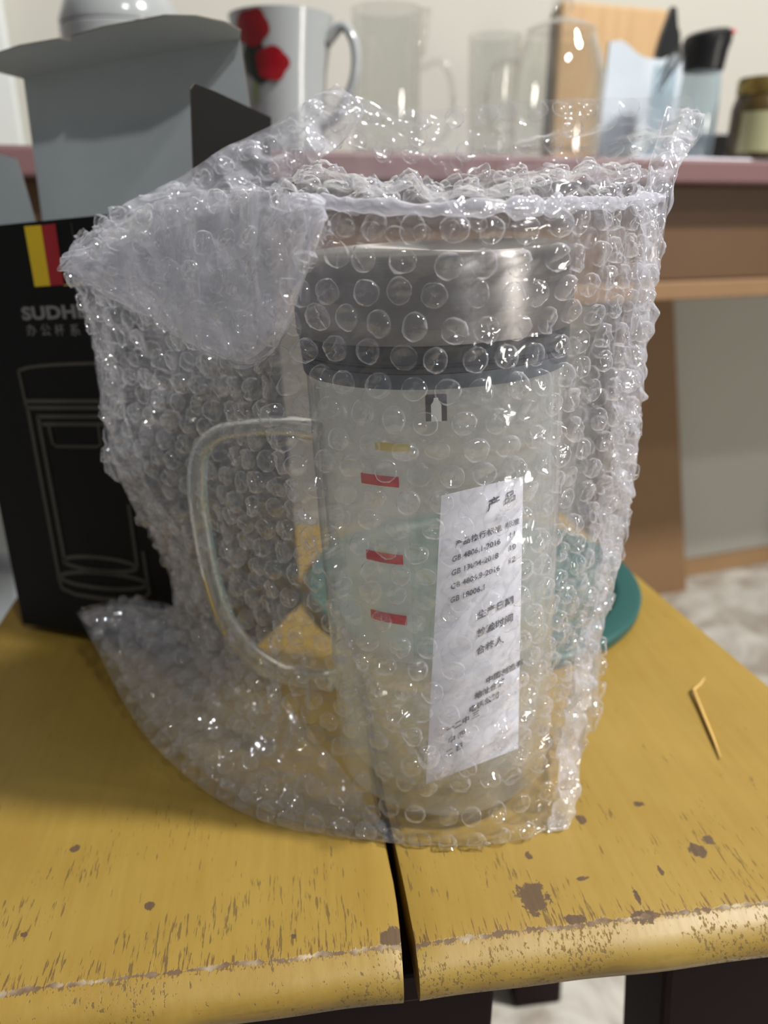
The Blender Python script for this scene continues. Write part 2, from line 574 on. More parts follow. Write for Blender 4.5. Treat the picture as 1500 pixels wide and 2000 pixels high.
def plank(xl, xr, depth):
    prof = [(depth, -0.018), (depth + 0.004, -0.012), (depth + 0.004, -0.004), (depth, 0.0)]
    n0 = len(prof)
    for k in range(1, 40):
        prof.append((depth * (1 - k / 40), 0.0))
    prof += [(0.002, 0.0), (0.0006, -0.0002), (-0.0008, -0.0010), (-0.0040, -0.0022), (-0.0075, -0.0047), (-0.0098, -0.0082), (-0.0104, -0.0112),
             (-0.0092, -0.0146), (-0.0062, -0.0172), (-0.002, -0.0182), (0.01, -0.0182)]
    nx = 40
    vs, fs = [], []
    m = len(prof)
    for i in range(nx + 1):
        t = i / nx
        for (y, z) in prof:
            a, b = xl(y), xr(y)
            e = 0.0
            if y < 0.003:
                e = 0.0004 * math.sin(11 * t + a * 9) + 0.0002 * math.sin(29 * t)
            tt = 0.004 * (0 if t < .5 else 1) + t * 0.996
            ed = min(t, 1 - t) * nx
            dz = -0.0012 if (ed < 0.5 and z > -0.003) else 0.0
            vs.append((a + (b - a) * (t if 0 < i < nx else t), y + e, z + dz))
    for i in range(nx):
        for k in range(m):
            fs.append((i * m + k, (i + 1) * m + k, (i + 1) * m + (k + 1) % m, i * m + (k + 1) % m))
    fs.append(tuple(range(m)))
    fs.append(tuple(nx * m + k for k in range(m))[::-1])
    o = mesh_obj('plank', vs, fs, M['paint'], stool, smooth=True)
    o.data.polygons.foreach_set('use_smooth', [len(p.vertices) == 4 for p in o.data.polygons])
    o.data.set_sharp_from_angle(angle=math.radians(50))
    return o


plank(lambda y: -0.214, lambda y: -0.0022 + 0.0012 * math.sin(y * 60), 0.385)
plank(lambda y: 0.0024 + 0.0006 * math.sin(y * 45 + 1), lambda y: 0.229 - 0.0955 * max(y, 0), 0.385)


def sleg(x0, x1, y0, y1, sx, sy):
    bm = box_bm((x0, y0, FLOOR_Z), (x1, y1, -0.0185), 0.003)
    for v in bm.verts:
        k = (-0.0185 - v.co.z) / 0.4315
        v.co.x += sx * k
        v.co.y += sy * k
    return bm_obj('leg', bm, M['maroon'], stool)


sleg(0.110, 0.165, 0.022, 0.062, 0.03, -0.02)
sleg(-0.17, -0.115, 0.022, 0.062, -0.03, -0.02)
sleg(0.12, 0.165, 0.26, 0.30, 0.03, 0.02)
sleg(-0.17, -0.125, 0.26, 0.30, -0.03, 0.02)
bm_obj('shade_apron', box_bm((-0.114, 0.036, -0.115), (0.045, 0.052, -0.0185), 0.002), M['maroon'], stool)  # board made deeper to stand in for the shaded floor under the stool
bm_obj('added_gap_strip', box_bm((-0.022, 0.004, -0.034), (0.024, 0.375, -0.0186), 0.002), M['maroon'], stool)  # strip added under the plank gap to make the gap dark
bm = box_bm((0.026, 0.06, -0.09), (0.048, 0.26, -0.0185), 0.002)
for v in bm.verts:
    v.co.x += (v.co.z + 0.0185) * -0.5
bm_obj('brace', bm, M['maroon'], stool)

# ------------------------------------------------------------------ the mug inside the bag
MB = np.array([0.0275, 0.291, 0.004])           # base centre
MT = np.array([0.0168, 0.291, 0.225])
AX = (MT - MB) / np.linalg.norm(MT - MB)
LEAN = math.atan2(AX[0], AX[2])
mug = thing('glass_mug', 'tall clear glass mug with a steel lid, wrapped inside the bubble wrap bag', 'mug', MB)
mug.rotation_euler = (0, LEAN, 0)
RB = 0.0470
lathe('glass_body', [(0.0, 0.004), (0.030, 0.003), (0.036, 0.0), (0.043, 0.001), (RB, 0.006), (RB + 0.0006, 0.06), (RB + 0.0012, 0.12), (RB + 0.0012, 0.182),
                     (RB - 0.0010, 0.183), (RB - 0.0018, 0.12), (RB - 0.0026, 0.06), (RB - 0.0034, 0.016), (0.036, 0.012), (0.0, 0.0115)], M['glass'], mug, 72)
lathe('collar', [(0.0465, 0.1855), (0.0490, 0.1855), (0.0494, 0.1862), (0.0494, 0.1872), (0.0486, 0.1876), (0.0486, 0.1882), (0.0496, 0.1888), (0.0496, 0.1943), (0.0465, 0.1943)], M['black_rubber'], mug, 72)
lathe('gasket', [(0.0484, 0.1805), (0.0490, 0.1805), (0.0492, 0.1820), (0.0492, 0.1853), (0.0484, 0.1853)], M['grey_rubber'], mug, 72)
lathe('steel_lid', [(0.046, 0.1945), (0.0503, 0.1945), (0.0505, 0.196), (0.0505, 0.2160), (0.0498, 0.2192), (0.0480, 0.2210), (0.045, 0.2214), (0.043, 0.2205), (0.0, 0.2200)],
      M['steel'], mug, 96)


def mug_pt(ang, z, r):         # ang measured from the camera side, + to the right, in mug space
    return np.array([r * math.sin(ang), -r * math.cos(ang), z])


def wrap_patch(name, a0, a1, z0, z1, mat, r=None, slope=0.0, parent=None):
    n = 10
    vs, fs = [], []
    for i in range(n + 1):
        a = a0 + (a1 - a0) * i / n
        for z in (z0, z1):
            vs.append(mug_pt(a, z + slope * (a - a0), (r or RB + 0.0019)))
    for i in range(n):
        fs.append((2 * i, 2 * i + 2, 2 * i + 3, 2 * i + 1))
    return mesh_obj(name, vs, fs, mat, parent or mug, True)


mug_mw = Matrix.Translation(Vector(MB)) @ Matrix.Rotation(LEAN, 4, 'Y')
mug_inv = np.array(mug_mw.inverted())
mug_m = np.array(mug_mw)


def on_mug(px, py, r):
    """photo pixel -> point on the mug-axis cylinder of radius r, in mug space"""
    o = (mug_inv @ np.array([*CAM, 1.0]))[:3]
    d = mug_inv[:3, :3] @ ray(px, py)
    a = d[0] ** 2 + d[1] ** 2
    b = 2 * (o[0] * d[0] + o[1] * d[1])
    c = o[0] ** 2 + o[1] ** 2 - r * r
    D = max(b * b - 4 * a * c, 0)
    t = (-b - math.sqrt(D)) / (2 * a)
    return o + d * t


def mug_az(px, py):
    q = on_mug(px, py, RB + 0.0015)
    return math.atan2(q[0], -q[1]), q[2]


for (x0, x1, y, h, mt) in ((708, 780, 932, 20, 'red_print'), (718, 788, 1081, 19, 'red_print'), (727, 795, 1197, 18, 'red_print'), (735, 800, 870, 16, 'yellow_print')):
    a0, z0 = mug_az(x0, y + h / 2)
    a1, _ = mug_az(x1, y)
    _, z1 = mug_az(x0, y - h / 2)
    wrap_patch('scale_mark', a0, a1, z0, z1, M[mt], r=RB + 0.0022)['label'] = ('red' if mt == 'red_print' else 'faded yellow') + ' printed scale mark'
a0, z0 = mug_az(690, 1262)
a1, z1 = mug_az(795, 955)
wrap_patch('frosted_strip', a0, a1, z0, z1, clear('frosted_print', haze=0.30, edge=0.1, rough=0.3, hazecol=(0.9, 0.92, 0.88)), r=RB + 0.0017)
# bottle pictogram on a dark tag
a0, z0 = mug_az(832, 822)
a1, z1 = mug_az(872, 768)
tagp = wrap_patch('printed_tag', a0, a1, z0, z1, M['dark_print'], r=RB + 0.0022)
da = (a1 - a0)
hz = z1 - z0
vs, fs = [], []
pr = [(0.26, 0.0), (0.26, 0.62), (0.38, 0.76), (0.40, 0.88), (0.60, 0.88), (0.62, 0.76), (0.74, 0.62), (0.74, 0.0)]
mesh_obj('bottle_print', [mug_pt(a0 + da * u, z0 + hz * v, RB + 0.0026) for u, v in pr], [tuple(range(8))[::-1]], M['white_print'], tagp)


# handle: a flattened D of solid glass on the left side
def glass_solid():
    t = NT('thick_handle_glass')
    tr = t.n('ShaderNodeBsdfTransparent', {'Color': (0.88, 0.90, 0.87, 1)}).outputs[0]
    gl = t.n('ShaderNodeBsdfGlossy', {'Roughness': 0.04}).outputs[0]
    rf = t.n('ShaderNodeBsdfGlass', {'Color': (0.97, 0.98, 0.96, 1), 'Roughness': 0.02, 'IOR': 1.45}).outputs[0]
    lw = t.n('ShaderNodeLayerWeight', {'Blend': 0.5}).outputs['Facing']
    fr = t.math('ADD', 0.10, t.math('MULTIPLY', t.math('POWER', lw, 3.0), 0.7))
    m = t.n('ShaderNodeMixShader', {0: 0.6, 1: tr, 2: rf}).outputs[0]
    return t.done(t.n('ShaderNodeMixShader', {0: fr, 1: m, 2: gl}).outputs[0])


M['glass_solid'] = glass_solid()


def mug_local(px, py, y):
    q = at_y(px, py, y)
    return (mug_inv @ np.array([*q, 1.0]))[:3]


hp = [(630, 842, .291), (560, 832, .292), (470, 836, .297), (420, 850, .300), (390, 888, .302), (385, 960, .303), (397, 1050, .304), (415, 1135, .304), (443, 1215, .304),
      (485, 1270, .303), (535, 1306, .300), (585, 1322, .296), (650, 1330, .291)]
H = catmull([mug_local(*q) for q in hp], 60)
tube('handle', H, 0.0042, M['glass_solid'], mug, 16, rad2=0.0060, up=(0, 1, 0))

# ------------------------------------------------------------------ leaflet between mug and wrap
leaf = thing('paper_leaflet', 'white printed paper slip curved against the front of the mug inside the bubble wrap', 'paper', MB)
leaf.rotation_euler = (0, LEAN, 0)
PQ = [np.array(q, float) for q in ((862, 968), (1022, 930), (1012, 1462), (832, 1532))]   # TL TR BR BL


def paper_pt(s, t, r=RB + 0.0034):        # s across, t down
    p = (PQ[0] * (1 - s) + PQ[1] * s) * (1 - t) + (PQ[3] * (1 - s) + PQ[2] * s) * t
    return on_mug(p[0], p[1], r)


ns, nt_ = 12, 20
vs = [paper_pt(i / ns, j / nt_) for j in range(nt_ + 1) for i in range(ns + 1)]
k0 = len(vs)
vs += [paper_pt(i / ns, j / nt_, RB + 0.0031) for j in range(nt_ + 1) for i in range(ns + 1)]
fs = []
for j in range(nt_):
    for i in range(ns):
        a = j * (ns + 1) + i
        fs.append((a, a + ns + 1, a + ns + 2, a + 1))
        fs.append((k0 + a, k0 + a + 1, k0 + a + ns + 2, k0 + a + ns + 1))
mesh_obj('sheet', vs, fs, M['paper'], leaf, True)


def paper_text(txt, s, t, size, slope=0.0, bold=0.0, spacing=1.0, sq=1.0):
    v, f = text_mesh(txt, size, bold, spacing)
    if len(v) == 0:
        return
    pts = [paper_pt(s + x * sq, t - (y + slope * x) * 0.30, RB + 0.0037) for x, y, z in v]
    mesh_obj('print', pts, f, M['ink'], leaf)


paper_text('产', 0.57, 0.095, 0.16, 0.2, 0.001)
paper_text('品', 0.77, 0.085, 0.15, 0.2, 0.001)
paper_text('产品执行标准', 0.20, 0.195, 0.088, 0.10, 0.0015, 1.15)
paper_text('标准', 0.80, 0.175, 0.085, 0.10, 0.001)
for i, (l, r) in enumerate((('GB 4806.1-2016', '11'), ('GB 13004-2018', '10'), ('GB 4806.9-2016', '12'), ('GB 18006.1', ''))):
    paper_text(l, 0.17, 0.245 + 0.048 * i, 0.090, 0.10, 0.0015, 1.05, 0.92)
    if r:
        paper_text(r, 0.84, 0.215 + 0.046 * i, 0.09, 0.10, 0.001)
for i, l in enumerate(('生产日期', '检验时间', '合格人')):
    paper_text(l, 0.50, 0.475 + 0.064 * i, 0.105, 0.16, 0.002)
for i, (s, l) in enumerate(((0.62, '中国制造有'), (0.50, '地址合格'), (0.44, '电话公司'), (0.20, '一二中 三'), (0.22, '中 四'), (0.2, '二 日'))):
    paper_text(l, s, 0.72 + 0.042 * i, 0.085, 0.2, 0.002)

# ------------------------------------------------------------------ the bubble wrap bag
def vnoise(u, v, fu, fv, seed):
    r = np.random.default_rng(seed)
    g = r.normal(size=(64, 64))
    x, y = u * fu, v * fv
    xi, yi = np.floor(x).astype(int), np.floor(y).astype(int)
    fx, fy = x - xi, y - yi
    fx = fx * fx * (3 - 2 * fx)
    fy = fy * fy * (3 - 2 * fy)
    G = lambda a, b: g[a % 64, b % 64]
    return (G(xi, yi) * (1 - fx) + G(xi + 1, yi) * fx) * (1 - fy) + (G(xi, yi + 1) * (1 - fx) + G(xi + 1, yi + 1) * fx) * fy


def curve(pts, n, knots=None):
    return catmull([at_y(*p) for p in pts], n)


def joined(segs, n):
    """several curves end to end, each with its own share of the parameter"""
    out = []
    for pts, a, b in segs:
        k = max(2, int(round((b - a) * n)) + 1)
        c = curve(pts, k)
        out.append(c if not out else c[1:])
    c = np.vstack(out)
    s = np.linspace(0, 1, len(c))
    t = np.linspace(0, 1, n)
    return np.stack([np.interp(t, s, c[:, k]) for k in range(3)], 1)


def mug_center(z):
    k = (z - MB[2]) / (MT[2] - MB[2])
    return MB[0] + (MT[0] - MB[0]) * k, 0.291


def coons(Bo, To, Le, Ri):
    nu, nv = len(Bo), len(Le)
    u = np.linspace(0, 1, nu)[:, None, None]
    v = np.linspace(0, 1, nv)[None, :, None]
    S = (1 - v) * Bo[:, None] + v * To[:, None] + (1 - u) * Le[None] + u * Ri[None]
    S -= (1 - u) * (1 - v) * Bo[0] + u * (1 - v) * Bo[-1] + (1 - u) * v * To[0] + u * v * To[-1]
    return S


def hull_y(S, front, gap, lidgap=0.0):
    """push the sheet outside a taut wrap round the mug: per row, convex hull of the row's ends and the mug circle"""
    S = S.copy()
    nu, nv = S.shape[:2]
    sg = -1.0 if front else 1.0
    for j in range(nv):
        row = S[:, j]
        for it in range(1):
            z = row[:, 2]
            cx, cyy = mug_center(z)
            r = np.where(z > 0.165, 0.0508, 0.0487) + gap
            k = np.clip((z - 0.232) / 0.03, 0, 1)
            r = r * (1 - 0.65 * k)
            # tangent wedges from each end to the circle, evaluated as a height over x
            X = row[:, 0]
            dx = X - cx
            inside = np.abs(dx) < r
            yc = np.where(inside, cyy + sg * np.sqrt(np.maximum(r * r - dx * dx, 0)), cyy)
            y = row[:, 1].copy()
            # hull of points (X, yc) and ends
            pts = [(X[0], row[0, 1])] + [(X[i], yc[i]) for i in range(nu) if inside[i]] + [(X[-1], row[-1, 1])]
            pts = sorted(pts)
            h = []
            for p in pts:
                while len(h) >= 2 and sg * ((h[-1][0] - h[-2][0]) * (p[1] - h[-2][1]) - (h[-1][1] - h[-2][1]) * (p[0] - h[-2][0])) >= 0:
                    h.pop()
                h.append(p)
            hx = np.array([p[0] for p in h])
            hy = np.array([p[1] for p in h])
            Yh = np.interp(X, hx, hy)
            y = np.minimum(y, Yh) if front else np.maximum(y, Yh)
            row[:, 1] = y
        S[:, j] = row
    return S


def smooth_grid(S, n):
    for _ in range(n):
        T = S.copy()
        T[1:-1, 1:-1] = 0.25 * (S[2:, 1:-1] + S[:-2, 1:-1] + S[1:-1, 2:] + S[1:-1, :-2])
        S = T
    return S


def normals(S):
    du = np.gradient(S, axis=0)
    dv = np.gradient(S, axis=1)
    n = np.cross(du, dv)
    return n / np.maximum(np.linalg.norm(n, axis=2, keepdims=True), 1e-9)


NU, NV = 280, 300
TIP = (150, 1196, .362)
RIGHT = [(1108, 1620, .2470), (1127, 1530, .260), (1145, 1400, .275), (1170, 1260, .285), (1210, 1100, .290), (1238, 920, .291), (1250, 780, .291),
         (1265, 640, .291), (1288, 500, .291), (1303, 390, .293)]
LEFT_LOW = [TIP, (240, 1182, .356), (320, 1192, .346), (345, 1178, .336)]
LEFT = [(345, 1178, .336), (325, 1110, .335), (287, 1030, .333), (247, 960, .331), (217, 880, .330), (197, 780, .330), (177, 650, .330), (162, 600, .330), (132, 520, .330)]
FBOT = [TIP, (200, 1290, .336), (250, 1388, .308), (300, 1456, .2885), (380, 1528, .2680), (450, 1576, .2560), (550, 1617, .2450), (650, 1634, .2405), (760, 1650, .2375),
        (900, 1660, .2355), (1000, 1646, .2385), (1108, 1620, .2470)]
FTOP = [(132, 520, .330), (250, 515, .312), (400, 492, .284), (520, 452, .258), (610, 404, .2445), (750, 405, .2345), (900, 414, .2320), (1020, 410, .237), (1130, 401, .249),
        (1220, 393, .270), (1303, 390, .293)]
BTOP = [(132, 520, .330), (165, 468, .333), (240, 408, .336), (380, 330, .342), (440, 290, .344), (540, 240, .347), (600, 198, .348), (660, 166, .349), (700, 184, .349), (760, 205, .350),
        (850, 212, .351), (980, 197, .350), (1180, 190, .342), (1290, 189, .334), (1345, 186, .328), (1372, 215, .324)]
RIGHT_TOP = [(1303, 390, .293), (1312, 345, .300), (1345, 300, .308), (1376, 255, .318), (1372, 215, .324)]

Le = joined([(LEFT_LOW, 0, 0.2), (LEFT, 0.2, 1.0)], NV)
Ri = curve(RIGHT, NV)
F = coons(curve(FBOT, NU), curve(FTOP, NU), Le, Ri)
F = hull_y(F, True, 0.0056)
F = smooth_grid(F, 6)
uu, vv = np.meshgrid(np.linspace(0, 1, NU), np.linspace(0, 1, NV), indexing='ij')
edge = np.minimum(np.minimum(uu, 1 - uu), np.minimum(vv, 1 - vv))
soft = np.clip(edge / 0.05, 0, 1)[..., None]


def wrinkle(S, seed, a1=0.0016, a2=0.0008, a3=0.0004, crumple=1.0, crease=1.0):
    n = normals(S)
    ku = np.linalg.norm(np.diff(S, axis=0), axis=2).sum(0).mean() / 0.25        # real size of the sheet
    kv = np.linalg.norm(np.diff(S, axis=1), axis=2).sum(1).mean() / 0.25
    U, V = uu * ku, vv * kv
    w = a1 * vnoise(U, V, 7, 6, seed) + a2 * (1 - 2 * np.abs(vnoise(U, V, 15, 13, seed + 1))) + a3 * vnoise(U, V, 42, 40, seed + 2)
    # fine creases of the thin film
    q1 = 1 - np.abs(vnoise(U + 0.02 * vnoise(U, V, 9, 9, seed + 5), V, 24, 30, seed + 3))
    q2 = 1 - np.abs(vnoise(U, V + 0.02 * vnoise(U, V, 11, 8, seed + 6), 46, 38, seed + 4))
    w = w + crease * 0.00055 * np.clip(q1, 0, 1) ** 5 + crease * 0.00035 * np.clip(q2, 0, 1) ** 4 + 0.00006 * vnoise(U, V, 110, 120, seed + 7)
    # the film gathers and crumples along its rims
    ed = np.minimum(np.minimum(uu, 1 - uu) * ku, np.minimum(vv, 1 - vv) * kv)
    rim = np.clip(1 - ed / 0.07, 0, 1) ** 1.5 * crumple
    w = w + rim * (0.0010 * vnoise(U, V, 60, 64, seed + 8) + 0.0007 * vnoise(U, V, 30, 90, seed + 9))
    return S + n * w[..., None] * (0.25 + 0.75 * np.clip(edge / 0.02, 0, 1)[..., None]), n


# the long ridge that runs down the front from beside the lid to the foot of the mug
F, FN = wrinkle(F, 21)
ridge_px = [(540, 720), (555, 820), (600, 950), (650, 1090), (700, 1220), (760, 1340), (850, 1490)]
rp = catmull([(a, b) for a, b in ridge_px], 60)


def project(S):
    d = S - CAM
    z = d @ A_
    return np.stack([750 + FPX * (d @ R_) / z, 1000 - FPX * (d @ U_) / z], -1)


PX = project(F)
dmin = np.full(PX.shape[:2], 1e9)
for q in rp:
    dmin = np.minimum(dmin, np.linalg.norm(PX - q, axis=2))
F = F + FN * ((0.0052 + 0.0012 * vnoise(uu, vv, 40, 60, 77)) * np.exp(-(dmin / 18.0) ** 2))[..., None] * np.where((FN[..., 1:2] < 0), 1, -1)

BR = np.vstack([curve(RIGHT, NV - 60), curve(RIGHT_TOP, 61)[1:]])
BR[:, 1] += 0.0006
BBOT = catmull([at_y(*TIP), np.array([-0.125, .350, .020]), np.array([-0.08, .338, .004]), np.array([-0.03, .345, .002]), np.array([0.03, .350, .002]), np.array([0.065, .325, .002]),
                np.array([0.082, .285, .002]), at_y(1108, 1620, .2476)], NU)
LB = Le.copy()
LB[:, 1] += 0.0006
Bk = coons(BBOT, curve(BTOP, NU), LB, BR)
Bk = hull_y(Bk, False, 0.0056)
Bk = smooth_grid(Bk, 6)
Bk, _ = wrinkle(Bk, 51, 0.0018, 0.0009, 0.0004)
lim = 0.353 - (Bk[..., 0] + 0.075) * 0.36 - 0.0065          # the rear sheet stops against the carton
Bk[..., 1] = np.where((Bk[..., 0] < -0.055) & (Bk[..., 2] < 0.19), np.minimum(Bk[..., 1], lim + 0.06 * np.maximum(Bk[..., 2] - 0.02, 0)), Bk[..., 1])
Bk = smooth_grid(Bk, 1)
Bk[..., 2] = np.maximum(Bk[..., 2], 0.0012)
F[..., 2] = np.maximum(F[..., 2], 0.0012)

# the folded-over corner, two plies
FT1 = [(134, 516, .3285), (240, 428, .318), (380, 380, .297), (520, 362, .272), (640, 398, .2405)]
FB1 = [(136, 528, .3280), (290, 612, .305), (400, 676, .282), (480, 712, .264), (555, 650, .2490), (598, 540, .2420), (632, 420, .2400)]


def flap(dy, seed, shrink=1.0):
    nu, nv = NU, NV
    top = curve(FT1, nu)
    bot = curve(FB1, nu)
    ctr = (top + bot) / 2
    top = ctr + (top - ctr) * shrink
    bot = ctr + (bot - ctr) * shrink
    v = np.linspace(0, 1, nv)[None, :, None]
    S = bot[:, None] * (1 - v) + top[:, None] * v
    S[..., 1] += dy - 0.004 * np.sin(math.pi * v[..., 0])
    return wrinkle(S, seed, 0.0020, 0.0012, 0.0003, 0.5, 0.5)[0]


FL1 = flap(-0.0085, 81)
FL2 = flap(-0.0035, 91, 0.97)
FL3 = flap(-0.0055, 97, 0.93)
# the roll of film along the mouth of the bag, front edge turned inwards
lip_a = curve([(590, 415, .247), (750, 405, .2343), (900, 414, .2318), (1020, 410, .2368), (1130, 401, .2488), (1220, 393, .270), (1303, 388, .2925)], NU)
lip_b = curve([(560, 350, .290), (700, 345, .2800), (880, 352, .2760), (1020, 350, .279), (1130, 345, .285), (1230, 340, .292), (1310, 345, .300)], NU)
vb = np.linspace(0, 1, NV)[None, :, None]
LP = lip_a[:, None] * (1 - vb) + lip_b[:, None] * vb
LP[..., 2] += 0.004 * np.sin(math.pi * vb[..., 0])
LP, _ = wrinkle(LP, 131, 0.0014, 0.0016, 0.0008)

# side welds: the two sheets lie flat on each other and gather into a narrow fin
def strip(outer, inner, dy, seed, **k):
    a, b = curve(outer, NV), curve(inner, NV)
    u_ = np.linspace(0, 1, NU)[:, None, None]
    S = b[None] * (1 - u_) + a[None] * u_
    S[..., 1] += dy
    return wrinkle(S, seed, 0.0008, 0.0012, 0.0008)[0]


def strip_h(top, bot, dy, seed):
    a, b = curve(top, NU), curve(bot, NU)
    v_ = np.linspace(0, 1, NV)[None, :, None]
    S = b[:, None] * (1 - v_) + a[:, None] * v_
    S[..., 1] += dy
    return wrinkle(S, seed, 0.0014, 0.0014, 0.0010)[0]


WELD_R = strip(RIGHT + [(1322, 330, .300), (1350, 280, .309), (1372, 225, .322)],
               [(1070, 1625, .2440), (1085, 1530, .252), (1102, 1400, .266), (1125, 1260, .275), (1162, 1100, .279), (1190, 920, .280), (1203, 780, .280), (1216, 640, .280), (1236, 500, .280),
                (1252, 400, .284), (1262, 330, .300), (1280, 270, .318), (1300, 205, .326)], -0.0022, 151)
WELD_L = strip(LEFT, [(400, 1178, .315), (385, 1110, .314), (345, 1030, .313), (300, 960, .311), (268, 880, .310), (246, 780, .310), (222, 650, .311), (205, 600, .312), (150, 522, .322)],
               -0.0022, 161)
ROLL = strip_h([(134, 515, .329), (165, 468, .332), (240, 408, .335), (380, 330, .341), (440, 290, .343), (540, 240, .346), (600, 198, .347), (660, 167, .348)],
               [(140, 528, .327), (215, 505, .326), (320, 450, .330), (440, 410, .332), (520, 370, .335), (600, 330, .338), (660, 285, .342), (720, 215, .347)], -0.003, 171)
TAIL = strip_h([(152, 1192, .3610), (240, 1178, .3545), (330, 1188, .3440), (420, 1240, .325), (520, 1330, .300), (600, 1430, .277), (700, 1560, .254), (752, 1640, .2375)],
               [(158, 1206, .3570), (215, 1290, .3300), (270, 1390, .3020), (340, 1468, .2800), (420, 1540, .2620), (540, 1604, .2470), (700, 1640, .2385), (758, 1649, .2370)], 0.0035, 181)

fold = curve([(520, 440, .2560), (560, 408, .2490), (620, 398, .2425), (750, 402, .2330), (900, 411, .2305), (1020, 407, .2355), (1130, 398, .2475), (1220, 391, .269), (1300, 387, .2915)], NU)
ft = np.linspace(0, 1, NV)[None, :]
fa = 2 * math.pi * ft
FR = (0.0013 + 0.0008 * np.abs(vnoise(np.linspace(0, 1, NU), np.zeros(NU), 26, 1, 303)))[:, None]
FOLD = np.repeat(fold[:, None], NV, 1)
FOLD[..., 1] += -FR * np.cos(fa)
FOLD[..., 2] += FR * 1.2 * np.sin(fa) + 0.0008 * vnoise(np.linspace(0, 1, NU), np.zeros(NU), 14, 1, 304)[:, None]
FOLD = FOLD + normals(FOLD) * (0.0004 * vnoise(uu, vv, 60, 5, 305))[..., None]

bag = thing('bubble_wrap_bag', 'crumpled clear bubble wrap bag standing round the mug on the yellow stool', 'bubble wrap', (0.02, 0.29, 0))
BAGO = np.array([0.02, 0.29, 0.0])


def film(name, S, mat='film_crumpled'):
    S[..., 2] = np.maximum(S[..., 2], 0.0010)
    nu, nv = S.shape[:2]
    V = (S - BAGO).reshape(-1, 3)
    I = np.arange(nu * nv).reshape(nu, nv)
    a, b, c, d = I[:-1, :-1].ravel(), I[1:, :-1].ravel(), I[1:, 1:].ravel(), I[:-1, 1:].ravel()
    return mesh_obj(name, V, np.stack([a, b, c, d], 1).tolist(), M[mat], bag, True)


film('front_film', F, 'film')
film('back_film', Bk, 'film_back')
film('folded_corner_film', FL1, 'film')
film('folded_corner_film', FL2)
film('folded_corner_film', FL3)
film('mouth_lip_film', LP, 'film_back')
film('mouth_fold', FOLD)
film('side_weld', WELD_R)
film('side_weld', WELD_L, 'film_back')
film('rolled_edge_film', ROLL)
film('tail_film', TAIL, 'film_back')


